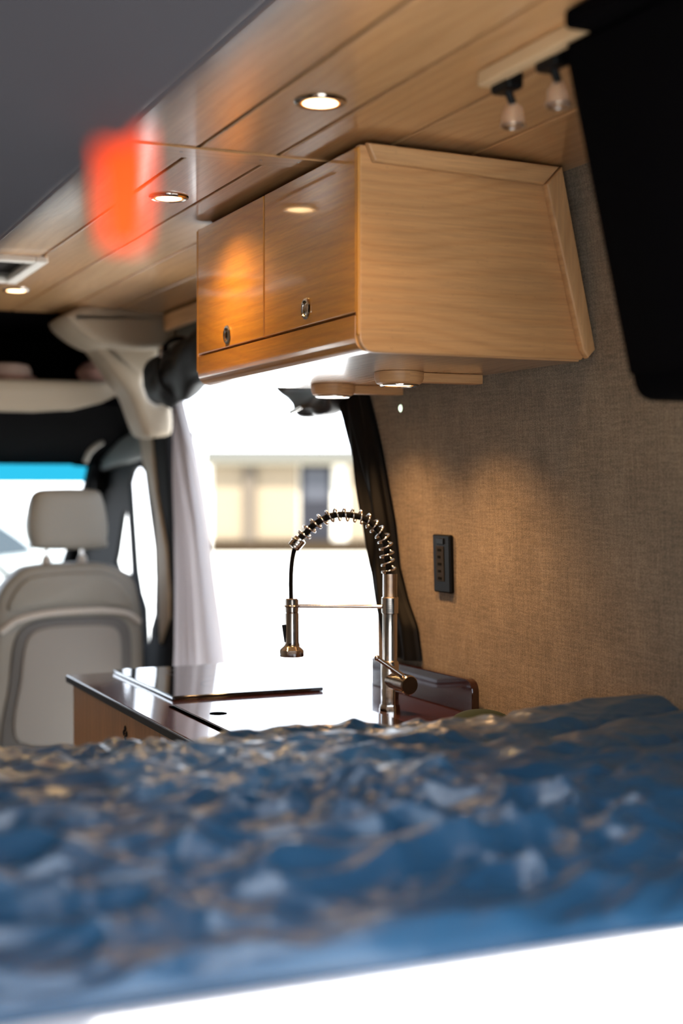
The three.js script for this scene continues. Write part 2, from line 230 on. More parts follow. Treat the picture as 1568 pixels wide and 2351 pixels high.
{ // the cab: pillar trim, side panel with two windows, sloping headliner, windscreen
  const hood = [[1.085, 1.772], [1.118, 1.797], [1.168, 1.812], [1.275, 1.812], [1.430, 1.808], [1.474, 1.788], [1.478, 1.722], [1.428, 1.683], [1.345, 1.675], [1.210, 1.680], [1.150, 1.706], [1.100, 1.744]];
  const column = [[1.112, 1.781], [1.187, 1.795], [1.341, 1.790], [1.480, 1.725], [1.446, 1.659], [1.400, 1.599], [1.391, 1.561], [1.409, 1.512], [1.442, 1.492], [1.490, 1.490], [1.492, 1.389], [1.400, 1.384], [1.345, 1.515], [1.305, 1.570], [1.222, 1.680]];
  const t = struct('trim_1', 'moulded beige door pillar trim');
  mesh('column_cover', extXY(smoothShape(column, 0.35), -5.04, -4.84, 0.028, 5), M.beige, t);
  mesh('hood', extXY(smoothShape(hood, 0.3), -5.0, -4.69, 0.022, 5), M.beige, t);
  mesh('pillar_edge', extZY(shape([[5.229, 1.412], [5.071, 1.390], [5.006, 1.185], [4.888, 0.988], [4.852, 0.827], [4.853, 0.734], [4.961, 0.631], [4.997, 0.913], [5.029, 1.105], [5.124, 1.246], [5.182, 1.289]]), 1.478, 1.56, 0.008), M.beige, t);
  const t2 = struct('trim_2', 'black pillar beside the open side door');
  mesh('pillar_cover', extZY(shape([[5.227, 1.412], [4.921, 1.401], [4.871, 1.136], [4.827, 0.792], [4.818, 0.551], [4.818, FLOOR], [5.2, FLOOR], [5.165, 0.510], [5.118, 0.678], [5.006, 0.800], [5.032, 0.982], [5.131, 1.185]]), 1.488, 1.60, 0.012, 3), M.black, t2);
  mesh('latch', rbox(1.475, 0.66, -5.02, 1.50, 0.73, -4.97, 0.006), M.blackPlastic, t2);
  const w = struct('wall_cab_right');
  const main = [[5.614, 1.215], [5.568, 1.259], [5.516, 1.279], [5.441, 1.276], [5.392, 1.257], [5.321, 1.097], [5.257, 0.964], [5.246, 0.848], [5.266, 0.596], [5.386, 0.584], [5.409, 0.728], [5.477, 0.783], [5.527, 0.867], [5.582, 1.092]];
  const quarter = [[5.668, 1.108], [5.715, 1.090], [5.806, 0.924], [5.834, 0.887], [5.793, 0.856], [5.670, 0.848], [5.590, 0.846], [5.592, 0.883], [5.624, 1.022], [5.645, 1.092]];
  mesh('door_panel', extZY(shape([[5.02, FLOOR], [6.9, FLOOR], [6.9, 0.80], [5.98, 1.34], [5.9, 1.82], [5.02, 1.82]], [main, quarter]), 1.546, 1.566, 0.003), std(0x0e0e10, 0.7, { specularIntensity: 0.3 }), w);
  mesh('upper_trim', extZY(shape([[5.10, 1.33], [5.90, 1.27], [5.93, 1.35], [5.30, 1.43], [5.12, 1.44]]), 1.50, 1.548, 0.012, 3), std(0x565a58, 0.6), w);
  mesh('front_pillar', tube([[1.50, 1.33, -5.90], [1.512, 1.10, -6.18], [1.53, 0.80, -6.62]], 0.045, 20, 10), std(0x0c0c0e, 0.8, { specularIntensity: 0.3 }), w);
  const h = struct('ceiling_cab');
  mesh('headliner', extZY(shape([[5.13, 1.50], [5.93, 1.295], [6.02, 1.300], [5.95, 1.37], [5.13, 1.56]]), -0.26, 1.50, 0.01), M.blackFabric, h);
  mesh('shelf_back', rbox(-0.26, 1.37, -5.99, 1.55, 1.83, -5.92, 0.01), M.blackFabric, h);
  mesh('shelf_side', extZY(shape([[5.06, 1.57], [5.92, 1.45], [5.92, 1.83], [5.06, 1.83]]), 1.47, 1.55, 0.006), M.blackFabric, h);
  mesh('shelf_roof', rbox(-0.26, 1.806, -5.95, 1.5, 1.86, -4.94, 0.01), M.blackFabric, h);
  const lip = [[-0.26, 1.585], [0.941, 1.588], [1.385, 1.588], [1.412, 1.545], [1.369, 1.537], [1.311, 1.509], [1.207, 1.482], [1.064, 1.471], [-0.26, 1.467]];
  mesh('shelf_lip', extXY(shape(lip), -5.19, -5.11, 0.022, 5), M.beige, h).userData.label = 'beige front lip of the overhead shelf';
  mesh('grab_handle', tube([[1.325, 1.300, -5.44], [1.335, 1.338, -5.40], [1.365, 1.366, -5.39], [1.385, 1.372, -5.42]], 0.011, 16, 8), std(0x8f8a80, 0.45), h);
  const win = struct('window_1', 'windscreen with a teal tinted band along its top');
  const P = (x, t) => [x, 1.300 - 0.62 * t, -5.93 - 0.80 * t];
  const pane = (x0, x1, t0, t1) => { const a = P(x0, t0), b = P(x1, t0), c = P(x1, t1), d = P(x0, t1); const g = new THREE.BufferGeometry(); g.setAttribute('position', new THREE.Float32BufferAttribute([...d, ...c, ...b, ...d, ...b, ...a], 3)); g.computeVertexNormals(); return g; };
  mesh('tint_band', pane(-0.26, 1.49, 0, 0.125), M.tint, win);
  mesh('pane', pane(-0.26, 1.53, 0.125, 1), M.glass, win);
  mesh('corner_seal', extXY(shape([[1.40, 1.31], [1.53, 1.31], [1.53, 1.19], [1.487, 1.19], [1.487, 1.245], [1.478, 1.272], [1.458, 1.286], [1.40, 1.290]]), -5.97, -5.94, 0.004), M.black, win);
  const d = struct('dashboard'); mesh('dash_top', extZY(smoothShape([[5.95, FLOOR], [5.95, 0.50], [6.05, 0.62], [6.7, 0.66], [6.95, 0.64], [6.95, FLOOR]], 0.3), -0.26, 1.55, 0.01), M.black, d);
}

// ================================================================ OUTSIDE
{ // low garage building across a pale forecourt, turned to face the van
  const S = 38 / FPX, b = thing('garage_building', 'low cream garage building with brown posts seen through the open side door', 'building', [0, 0, 0]);
  const f = V(Math.sin(YAW), 0, -Math.cos(YAW)).multiplyScalar(38); b.position.set(f.x, -0.8, f.z); b.rotation.y = -YAW;
  const X = (px) => (px - 784) * S, Y = (py) => (1118.5 - py) * S + 2.0;
  const bx = (n, x0, y0, x1, y1, z0, z1, m) => mesh(n, rbox(X(x0), Y(y1), z0, X(x1), Y(y0), z1, 0.01), m, b);
  bx('wall', 478, 1060, 1120, 1290, -6, -0.12, M.stucco);
  bx('fascia', 472, 1034, 1130, 1064, -6.2, 0.25, M.fascia);
  bx('gutter', 470, 1060, 1130, 1068, 0.22, 0.36, std(0x56503f, 0.7));
  bx('roller_door', 487, 1068, 559, 1240, -0.14, -0.04, M.creamDoor); bx('post', 559, 1066, 588, 1262, -0.12, 0.1, M.brownPost);
  bx('roller_door', 588, 1068, 684, 1240, -0.14, -0.04, M.creamDoor); bx('entrance_door', 690, 1068, 762, 1248, -0.14, -0.02, M.slate); bx('door_glass', 700, 1076, 752, 1150, -0.03, -0.012, std(0x24252b, 0.5));
  bx('roller_door', 800, 1068, 900, 1240, -0.14, -0.04, M.creamDoor); bx('post', 905, 1066, 930, 1262, -0.12, 0.1, M.brownPost);
  bx('plinth', 484, 1241, 1120, 1270, -0.12, 0.12, M.plinth); bx('kerb', 470, 1270, 1130, 1296, -0.2, 0.3, M.stucco);
}
{ // parked car ahead of the windscreen
  const c = thing('parked_car', 'pale grey parked car with dark glass seen through the windscreen', 'car', [0.75, -0.8, -12.6]);
  const side = [[-2.3, 0.35], [-2.35, 0.9], [-2.2, 1.25], [-1.6, 1.42], [-1.0, 1.86], [0.3, 1.98], [1.4, 1.92], [1.95, 1.45], [2.2, 1.3], [2.25, 0.6], [2.2, 0.35]];
  mesh('body', extXY(smoothShape(side, 0.35), -0.85, 0.85, 0.12, 4), M.carPaint, c);
  mesh('side_window', extXY(smoothShape([[-1.35, 1.36], [-0.85, 1.72], [-0.1, 1.80], [0.55, 1.78], [0.62, 1.40], [0.3, 1.33]], 0.25), 0.84, 0.868, 0.01), M.carGlass, c);
  mesh('side_window', extXY(smoothShape([[0.72, 1.41], [0.72, 1.78], [1.30, 1.74], [1.66, 1.47]], 0.2), 0.84, 0.868, 0.01), M.carGlass, c);
  for (const x of [-1.35, 1.3]) { const w = mesh('wheel', lathe([[0, -0.1], [0.30, -0.1], [0.34, -0.06], [0.34, 0.06], [0.30, 0.1], [0, 0.1]], 32).rotateX(Math.PI / 2).translate(x, 0.34, 0.80), M.tyre, c); mesh('hub_cap', lathe([[0, 0.02], [0.12, 0.02], [0.2, 0], [0.2, -0.02], [0, -0.02]], 24).rotateX(Math.PI / 2).translate(x, 0.34, 0.905), M.steel, w); }
}

// ================================================================ THE CAB'S THINGS
{ // passenger seat seen from behind; local x along the picture, facing forwards
  const s = thing('passenger_seat', 'grey leather passenger seat with headrest, seen from behind', 'seat', [1.157, 0.922, -4.952]); s.rotation.y = -0.03; s.scale.x = 1.03;
  const outline = [[-0.253, -0.138], [-0.234, -0.077], [-0.176, -0.015], [-0.123, 0.003], [-0.023, 0.009], [0.123, 0.005], [0.191, -0.028], [0.228, -0.077], [0.248, -0.199], [0.256, -0.398], [0.253, -0.704], [-0.283, -0.704], [-0.271, -0.398], [-0.262, -0.230]];
  mesh('backrest', pillow(outline, -0.15, 0.004, 9, 14), M.leather, s);
  mesh('upper_cover', extXY(smoothShape([[-0.215, -0.150], [-0.195, -0.085], [-0.14, -0.035], [-0.02, -0.022], [0.10, -0.024], [0.17, -0.055], [0.205, -0.10], [0.215, -0.155], [0.10, -0.135], [-0.02, -0.133], [-0.12, -0.140]], 0.4), -0.03, 0.014, 0.012, 4), M.leather, s);
  const panel = [[-0.214, -0.398], [-0.198, -0.262], [-0.165, -0.205], [-0.084, -0.180], [0.130, -0.180], [0.186, -0.205], [0.204, -0.262], [0.206, -0.398], [0.206, -0.68], [-0.222, -0.68]];
  mesh('rear_shell', extXY(smoothShape(panel, 0.4), -0.02, 0.012, 0.010, 3), M.seatShell, s);
  mesh('map_pocket', extXY(smoothShape(panel.map(([x, y]) => [x * 0.82, -0.40 + (y + 0.42) * 0.80]), 0.4), 0, 0.020, 0.007, 3), std(0x77726c, 0.6), s);
  mesh('piping', tube([[-0.240, -0.222, 0.002], [-0.19, -0.185, 0.010], [-0.10, -0.164, 0.012], [-0.02, -0.158, 0.012], [0.115, -0.158, 0.012], [0.19, -0.172, 0.010], [0.236, -0.205, 0.002]], 0.0115, 40, 10), M.leatherPale, s).userData.label = 'pale raised welt across the seat back';
  const hr = [[-0.142, 0.145], [-0.130, 0.225], [-0.105, 0.264], [-0.04, 0.272], [0.075, 0.270], [0.112, 0.250], [0.132, 0.16], [0.131, 0.095], [0.112, 0.060], [-0.100, 0.060], [-0.130, 0.084]];
  const head = mesh('headrest', pillow(hr, -0.125, -0.012, 5, 12), M.leather, s);
  mesh('seam', tube([[-0.088, 0.252, -0.022], [-0.098, 0.16, -0.019], [-0.080, 0.080, -0.022]], 0.003, 20, 6), M.blackFabric, head);
  for (const x of [-0.075, 0.048]) { mesh('post', rod([x, 0.0, -0.06], [x, 0.075, -0.066], 0.0075), M.chrome, s); mesh('post_collar', lathe([[0.008, 0], [0.017, 0], [0.018, 0.01], [0.013, 0.03], [0.008, 0.032]], 16).translate(x, 0.004, -0.058), M.leatherPale, s); }
  mesh('seat_cushion', rbox(-0.26, -0.80, -0.66, 0.25, -0.66, -0.05, 0.05, 5), M.leather, s);
  mesh('pedestal', rbox(-0.20, -1.118, -0.55, 0.20, -0.79, -0.12, 0.02, 2), M.black, s);
}
{ // things left on the overhead shelf
  const g = grid(40, 20, (u, v) => { const a = u * Math.PI * 2, t = Math.sin(v * Math.PI), k = 1 + 0.10 * Math.sin(3 * a + 5 * v) + 0.06 * Math.sin(7 * a); return [1.312 + (v - 0.5) * 0.122 + 0.006 * Math.cos(a), 1.625 + 0.046 * Math.pow(t, 0.6) * Math.sin(a) * k - 0.018 * Math.exp(-Math.pow((v - 0.55) / 0.06, 2)) * Math.max(0, Math.sin(a)), -5.25 + 0.045 * Math.pow(t, 0.6) * Math.cos(a) * k]; });
  tag(mesh('rolled_cloth', g, M.tan), 'crumpled dusky pink cloth roll on the overhead cab shelf', 'cloth');
  const hb = thing('folded_hat', 'flat pale oval hat lying at the left of the overhead cab shelf', 'hat', [0.995, 1.590, -5.26]);
  mesh('brim', lathe([[0, 0], [0.10, 0], [0.104, 0.006], [0.10, 0.014], [0, 0.016]], 40), M.tan, hb); mesh('crown', lathe([[0.085, 0.012], [0.086, 0.035], [0.075, 0.056], [0.04, 0.064], [0, 0.064]], 40), std(0xa58d80, 0.8), hb);
  mesh('shelf_floor', rbox(-0.26, 1.560, -5.92, 1.46, 1.574, -5.17, 0.004), M.blackFabric, scene.getObjectByName('ceiling_cab'));
}

// ================================================================ SIDE DOOR
{ // rolled black cover along the door head
  const r = thing('rolled_cover', 'black rolled fabric cover hanging under the ceiling beside the beige pillar', 'cover', [0, 0, 0]);
  const g = grid(48, 60, (u, v) => {
    const a = u * Math.PI * 2, z = -4.70 + v * 0.78, cap = Math.pow(Math.sin(Math.min(1, v * 9 + 0.02) * Math.PI / 2), 0.5) * Math.pow(Math.sin(Math.min(1, (1 - v) * 9 + 0.02) * Math.PI / 2), 0.5);
    const w = 1 + 0.07 * Math.sin(v * 23 + 2 * a) + 0.05 * Math.sin(a * 5 + v * 9);
    return [1.388 + 0.062 * cap * w * Math.cos(a), 1.615 - 0.02 * Math.sin(v * 5) + 0.088 * cap * w * Math.sin(a) - 0.05 * (1 - v), z];
  });
  mesh('roll', g, M.blackNylon, r);
  for (const z of [-4.42]) mesh('strap', new THREE.TorusGeometry(0.083, 0.007, 8, 40).scale(0.9, 1.15, 2.2).translate(1.388, 1.585, z), M.black, r);
  mesh('buckle', rbox(1.315, 1.615, -4.43, 1.328, 1.65, -4.40, 0.004), M.chrome, r);
}
{ // sheer curtain drawn back at the front of the doorway
  const c = thing('sheer_curtain', 'pale sheer curtain gathered at the front edge of the open side door', 'curtain');
  const L = [[0.42, 4.80], [0.63, 4.77], [1.076, 4.775], [1.335, 4.79], [1.559, 4.80]], R = [[0.42, 4.24], [0.629, 4.300], [1.083, 4.478], [1.331, 4.616], [1.45, 4.70], [1.555, 4.76]];
  mesh('fabric', grid(160, 60, (u, v) => { const y = 0.42 + v * 1.135, a = lerpTab(L, y), b = lerpTab(R, y), k = 0.010 + 0.022 * (1 - v); return [1.488 + k * Math.sin(u * 44 + 2 * Math.sin(v * 3)) * 0.8 + 0.006 * Math.sin(u * 97 + v * 6), y, -(a + (b - a) * (u + 0.018 * Math.sin(u * 44)))]; }), M.sheer, c);
}
{ // black zipped screen hanging at the rear edge of the doorway
  const c = thing('zipped_screen', 'black zipped fabric screen tied back at the rear edge of the open side door', 'screen');
  const F = [[0.52, 3.08], [0.782, 3.136], [0.815, 3.144], [0.919, 3.182], [1.004, 3.208], [1.111, 3.242], [1.187, 3.274], [1.265, 3.301], [1.377, 3.334], [1.44, 3.370], [1.56, 3.40]], B = [[0.52, 2.94], [0.799, 2.970], [0.871, 2.989], [0.929, 3.035], [1.01, 3.080], [1.114, 3.100], [1.188, 3.124], [1.295, 3.157], [1.371, 3.187], [1.44, 3.216], [1.56, 3.24]];
  const depth = (u, v) => 0.030 * Math.sqrt(Math.max(0, 1 - Math.pow(2 * u - 1, 2))) + 0.012 * Math.sin(u * 17 + 3 * v) * Math.sin(u * Math.PI) + 0.006 * Math.sin(u * 31 - v * 9) * Math.sin(u * Math.PI);
  mesh('fabric', grid(60, 70, (u, v) => { const y = 0.792 + v * 0.765, a = lerpTab(F, y), b = lerpTab(B, y); return [wallX(y) - 0.008 - depth(u, v), y, -(a + (b - a) * u)]; }), M.blackNylon, c);
  mesh('fabric_back', grid(20, 70, (u, v) => { const y = 0.792 + v * 0.765, a = lerpTab(F, y), b = lerpTab(B, y); return [wallX(y) - 0.004, y, -(a + (b - a) * u)]; }), M.blackNylon, c);
  const teeth = []; for (let y = 0.795; y < 1.5; y += 0.009) teeth.push(rbox(wallX(y) - 0.012, y, -lerpTab(F, y) - 0.006, wallX(y) - 0.005, y + 0.0045, -lerpTab(F, y) + 0.003, 0.001, 1));
  const z = mesh('zipper', teeth, M.blackPlastic, c); z.userData.kind = 'stuff';
  const wad = [[3.630, 1.470], [3.582, 1.440], [3.526, 1.402], [3.498, 1.386], [3.429, 1.383], [3.330, 1.388], [3.29, 1.436], [3.32, 1.50], [3.55, 1.52]];
  const wg = extZY(smoothShape(wad, 0.4), 1.415, 1.475, 0.02, 4), wp = wg.attributes.position; for (let i = 0; i < wp.count; i++) wp.setX(i, wp.getX(i) + 0.008 * Math.sin(wp.getZ(i) * 60 + wp.getY(i) * 40));
  mesh('gathered_top', toCreasedNormals(wg, 1.2), std(0x2a282a, 0.35), c);
  mesh('clip', rod([1.405, 1.398, -3.50], [1.405, 1.410, -3.42], 0.006), M.chrome, c);
}
{ const h = thing('header_board', 'short maple board closing the ceiling edge behind the wall cabinet', 'board'); mesh('board', rbox(1.405, 1.728, -4.66, 1.425, 1.786, -3.15, 0.006, 3), M.trimWood, h); }

// ================================================================ WALL CABINET
const XF = 1.024, CZ0 = -3.137, CZ1 = -2.242;
{
  const c = thing('wall_cabinet', 'maple wall cabinet with two flap doors and round steel latches', 'cabinet');
  const inner = [[XF + 0.02, 1.45], [XF + 0.02, 1.785], [1.425, 1.776], [1.485, 1.450]];
  mesh('carcass', extXY(shape(inner), CZ0 + 0.018, CZ1 - 0.02), M.trimWood, c);
  const end = (z0, z1) => { const s = new THREE.Shape(); s.moveTo(XF + 0.004, 1.792); s.lineTo(XF + 0.004, 1.463); s.quadraticCurveTo(XF + 0.005, 1.436, XF + 0.034, 1.4345); s.lineTo(1.482, 1.437); s.lineTo(1.498, 1.452); s.lineTo(1.424, 1.787); s.closePath(); return extXY(s, z0, z1, 0.0025); };
  const ep = mesh('end_panel', offsetUV(end(CZ1 - 0.02, CZ1), 0.1, 0.33), M.panel, c); mesh('end_panel', end(CZ0, CZ0 + 0.018), M.panel, c);
  const top = extXY(shape([[1.036, 1.793], [1.424, 1.787], [1.391, 1.751], [1.050, 1.762]]), CZ1 + 0.0005, CZ1 + 0.016, 0.004, 2);
  mesh('edge_trim', top, M.trimWood, c);
  const rg = extXY(shape([[1.426, 1.786], [1.500, 1.455], [1.484, 1.4385], [1.472, 1.452], [1.392, 1.751]]), CZ1 + 0.0005, CZ1 + 0.022, 0.006, 3);
  { const uv = rg.attributes.uv; for (let i = 0; i < uv.count; i++) uv.setXY(i, uv.getY(i), uv.getX(i)); } mesh('edge_trim', rg, M.trimWood, c);
  const dz = [[-3.124, -2.7015], [-2.6945, -2.252]], kn = [[-2.918, 1.530], [-2.472, 1.535]];
  dz.forEach(([z0, z1], i) => {
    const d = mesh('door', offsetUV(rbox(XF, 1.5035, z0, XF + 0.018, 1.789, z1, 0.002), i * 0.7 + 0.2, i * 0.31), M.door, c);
    const [kz, ky] = kn[i], L = mesh('latch', lathe([[0.0125, -0.001], [0.0195, -0.001], [0.0205, 0.0015], [0.0185, 0.004], [0.0150, 0.0045], [0.0128, 0.003]], 40).rotateZ(Math.PI / 2).translate(XF - 0.0005, ky, kz), M.chrome, d);
    L.userData.label = 'round polished push latch';
    mesh('latch_button', lathe([[0, 0.0035], [0.006, 0.0030], [0.0115, 0.0012], [0.0125, -0.001]], 32).rotateZ(Math.PI / 2).translate(XF - 0.0005, ky, kz), M.steel, d);
  });
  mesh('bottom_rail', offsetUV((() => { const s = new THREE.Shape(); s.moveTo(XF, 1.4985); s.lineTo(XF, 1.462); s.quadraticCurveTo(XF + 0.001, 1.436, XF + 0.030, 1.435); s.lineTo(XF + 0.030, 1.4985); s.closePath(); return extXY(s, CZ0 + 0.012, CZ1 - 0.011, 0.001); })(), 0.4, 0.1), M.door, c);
  { const g = c.children.find((m) => m.name === 'bottom_rail').geometry, uv = g.attributes.uv, p = g.attributes.position; for (let i = 0; i < uv.count; i++) uv.setXY(i, p.getZ(i), p.getY(i)); }
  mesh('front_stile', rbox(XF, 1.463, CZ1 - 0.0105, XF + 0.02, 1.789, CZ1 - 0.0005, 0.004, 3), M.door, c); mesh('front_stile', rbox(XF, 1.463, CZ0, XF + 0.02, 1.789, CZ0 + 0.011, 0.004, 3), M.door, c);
  mesh('bottom_panel', offsetUV(rbox(XF + 0.028, 1.4345, CZ0 + 0.01, 1.484, 1.446, CZ1 - 0.012, 0.001), 0.2, 0.5), M.underside, c);
  mesh('shadow_gap', rbox(XF + 0.03, 1.780, CZ0 + 0.02, 1.40, 1.800, CZ1 - 0.03, 0.002), M.groove, c);
}
function puck(x, z, xEnd, label) { // surface mounted puck lamp in a maple ring, with the cover strip of its cable
  const t = thing('puck_light', label, 'lamp', [x, 1.4345, z]), r = 0.0505;
  mesh('wooden_ring', lathe([[0.036, -0.0265], [r - 0.012, -0.027], [r - 0.004, -0.023], [r, -0.014], [r, -0.0005], [0.034, -0.0005]], 48), M.trimWood, t);
  mesh('trim_ring', lathe([[0.030, -0.027], [0.037, -0.0295], [0.040, -0.0285], [0.0405, -0.026], [0.030, -0.0255]], 48), M.steel, t);
  mesh('lens', lathe([[0, -0.0275], [0.022, -0.0274], [0.026, -0.0272], [0.026, -0.022], [0, -0.022]], 40), M.warmGlow, t);
  mesh('lens_rim', lathe([[0.026, -0.0272], [0.029, -0.0282], [0.0305, -0.026], [0.0305, -0.022], [0.026, -0.022]], 40), M.amberGlow, t);
  mesh('cable_cover', rbox(r - 0.008, -0.020, -0.016, xEnd - x, -0.0005, 0.016, 0.002), M.trimWood, t);
  const s = new THREE.SpotLight(lin(1, 0.56, 0.24), 3.2 * LED, 0, 1.15, 1.0, 2); s.position.set(x, 1.4345 - 0.034, z); s.target.position.set(x, 0, z); s.shadow.radius = 1.4; s.castShadow = true; scene.add(s, s.target);
}
puck(1.283, -2.606, 1.470, 'wooden ringed puck lamp under the wall cabinet, nearer the cabinet end panel');
puck(1.302, -2.986, 1.474, 'wooden ringed puck lamp under the wall cabinet, farther one behind the faucet');

// ================================================================ CEILING LAMPS
function downlight(x, z, power, label) {
  const t = thing('downlight', label, 'lamp', [x, CEIL, z]);
  mesh('trim_ring', lathe([[0.031, -0.0045], [0.0365, -0.0055], [0.041, -0.003], [0.042, -0.0002], [0.031, -0.0002]], 48), M.steel, t);
  mesh('lens', lathe([[0, -0.0045], [0.022, -0.0043], [0.0275, -0.0040], [0.0275, -0.0005], [0, -0.0005]], 40), M.warmGlow, t);
  mesh('lens_rim', lathe([[0.0275, -0.0040], [0.0296, -0.0046], [0.0308, -0.0036], [0.0308, -0.0005], [0.0275, -0.0005]], 40), M.amberGlow, t);
  const s = new THREE.SpotLight(lin(1, 0.63, 0.25), power * LED, 0, 1.3, 0.8, 2); s.position.set(x, CEIL - 0.012, z); s.target.position.set(x, 0, z); s.shadow.radius = 1.5; s.castShadow = true; scene.add(s, s.target);
}
downlight(0.877, -2.061, 1.0, 'round glowing ceiling lamp nearest the wall cabinet end panel');
downlight(0.876, -2.866, 2.6, 'round glowing ceiling lamp in the middle, between batten and roof vent');
downlight(0.858, -4.397, 2.0, 'small round glowing ceiling lamp at the cab end, beyond the roof vent');
{ // roof vent
  const v = thing('roof_vent', 'white square roof vent frame in the ceiling', 'vent', [0.6575, CEIL, -3.955]), hw = 0.1575, hl = 0.215, f = 0.034;
  for (const s of [-1, 1]) { mesh('frame_side', rbox(s > 0 ? hw - f : -hw, -0.016, -hl, s > 0 ? hw : -hw + f, 0.002, hl, 0.005, 3), M.white, v); mesh('frame_end', rbox(-hw + f, -0.016, s > 0 ? hl - f : -hl, hw - f, 0.002, s > 0 ? hl : -hl + f, 0.005, 3), M.white, v); }
  mesh('shaft', [rbox(-hw + 0.022, 0.0, -hl + 0.02, -hw + 0.026, 0.10, hl - 0.02, 0.001), rbox(hw - 0.026, 0.0, -hl + 0.02, hw - 0.022, 0.10, hl - 0.02, 0.001), rbox(-hw + 0.026, 0, -hl + 0.02, hw - 0.026, 0.10, -hl + 0.024, 0.001), rbox(-hw + 0.026, 0, hl - 0.024, hw - 0.026, 0.10, hl - 0.02, 0.001), rbox(-hw + 0.026, 0.03, -hl + 0.024, hw - 0.026, 0.036, hl - 0.024, 0.001)], std(0x8a8680, 0.6), v);
}
{ // rail with two clear clip lamps
  const r = thing('ceiling_rail', 'pale ceiling rail carrying black clips and clear cups beside the dark locker', 'rail', [1.032, CEIL, -1.70]);
  mesh('rail', rbox(-0.011, -0.024, -0.118, 0.011, -0.001, 0.16, 0.004, 3), std(0xd8b78c, 0.45), r);
  for (const [i, z] of [[0, -0.086], [1, 0.035]]) {
    mesh('clip', [rbox(0.006, -0.036, z - 0.026, 0.034, -0.010, z + 0.026, 0.006, 3), rod([0.02, -0.030, z], [0.030, -0.052, z], 0.006)], M.blackPlastic, r);
    const cup = mesh('clear_cup', lathe([[0.004, 0], [0.012, -0.004], [0.017, -0.016], [0.019, -0.034], [0.0175, -0.034], [0.0155, -0.016], [0.010, -0.006], [0.003, -0.003]], 28).translate(0.030, -0.050, z), M.clear, r);
    mesh('bulb_ring', new THREE.TorusGeometry(0.0165, 0.0022, 8, 30).rotateX(Math.PI / 2).translate(0.030, -0.083, z), M.steel, cup);
  }
}

// ================================================================ COUNTER AND SINK
{
  const c = thing('base_cabinet', 'maple base cabinet under the dark counter', 'cabinet');
  mesh('carcass', rbox(0.875, FLOOR + 0.06, -3.655, 1.505, 0.690, -2.20, 0.002), M.trimWood, c);
  const g = rbox(0.858, FLOOR + 0.06, -3.660, 0.876, 0.692, -2.88, 0.002), g2 = rbox(0.858, FLOOR + 0.06, -2.876, 0.876, 0.692, -2.20, 0.002);
  for (const [q, d] of [[g, 0.1], [g2, 0.4]]) { const p = q.attributes.position, uv = q.attributes.uv; for (let i = 0; i < uv.count; i++) uv.setXY(i, p.getY(i) + d, p.getZ(i)); const door = mesh('door', q, M.panel, c); door.name = d < 0.2 ? 'door' : 'door_001'; }
  const dm = []; for (const [dy, dzz] of [[0.011, 0], [-0.011, 0], [0, 0.011], [0, -0.011]]) dm.push(new THREE.BoxGeometry(0.004, 0.0095, 0.0095).rotateX(Math.PI / 4).translate(0.8575, 0.640 + dy, -3.148 + dzz));
  dm.forEach((q) => mesh('vent_hole', q, M.groove, c.children.find((m) => m.name === 'door')));
  mesh('plinth', rbox(0.90, FLOOR, -3.63, 1.48, FLOOR + 0.06, -2.22, 0.002), M.black, c);
}
{
  const c = thing('countertop', 'dark glossy brown countertop running below the wall cabinet', 'countertop');
  mesh('slab', rbox(0.842, COUNTER - 0.020, -3.670, 1.508, COUNTER, -2.19, 0.003, 3), M.counter, c);
  mesh('edge_band', rbox(0.8405, COUNTER - 0.019, -3.668, 0.8435, COUNTER - 0.003, -2.19, 0.001), M.counterEdge, c);
}
{ const k = thing('cooktop', 'black glass cooktop set on the counter by the open side door', 'cooktop', [0, COUNTER, 0]);
  mesh('glass_plate', rbox(0.960, 0.0005, -3.646, 1.335, 0.0105, -3.118, 0.003, 3), M.glassBlack, k); mesh('frame', rbox(0.966, 0, -3.640, 1.329, 0.004, -3.124, 0.001), M.blackPlastic, k);
  for (const [z, r] of [[-3.50, 0.085], [-3.27, 0.07]]) mesh('burner_ring', new THREE.RingGeometry(r - 0.0015, r, 60).rotateX(-Math.PI / 2).translate(1.15, 0.0108, z), std(0x2c2c30, 0.3), k);
}
{ const k = thing('sink_cover', 'flat dark sink cover with a finger hole beside the faucet', 'cover', [0, COUNTER, 0]);
  mesh('rim', rbox(0.926, 0.0003, -3.037, 1.310, 0.0022, -2.48, 0.0008), M.gap, k); mesh('panel', rbox(0.932, 0.001, -3.031, 1.301, 0.0060, -2.485, 0.002, 2), M.sinkCover, k);
  mesh('finger_hole', lathe([[0, 0.0004], [0.0168, 0.0004], [0.0185, 0.0006], [0.0185, -0.002], [0, -0.002]], 36).translate(0.984, 0.0062, -2.868), M.gap, k);
}
{ const b = thing('backsplash', 'low glossy dark brown backsplash board against the fabric wall', 'backsplash');
  const s = new THREE.Shape(); s.moveTo(3.175, COUNTER); s.lineTo(3.175, 0.780); s.lineTo(2.700, 0.786); s.quadraticCurveTo(2.668, 0.786, 2.667, 0.755); s.lineTo(2.667, COUNTER); s.closePath();
  mesh('board', extZY(s, 1.488, 1.506, 0.002), M.splash, b);
}
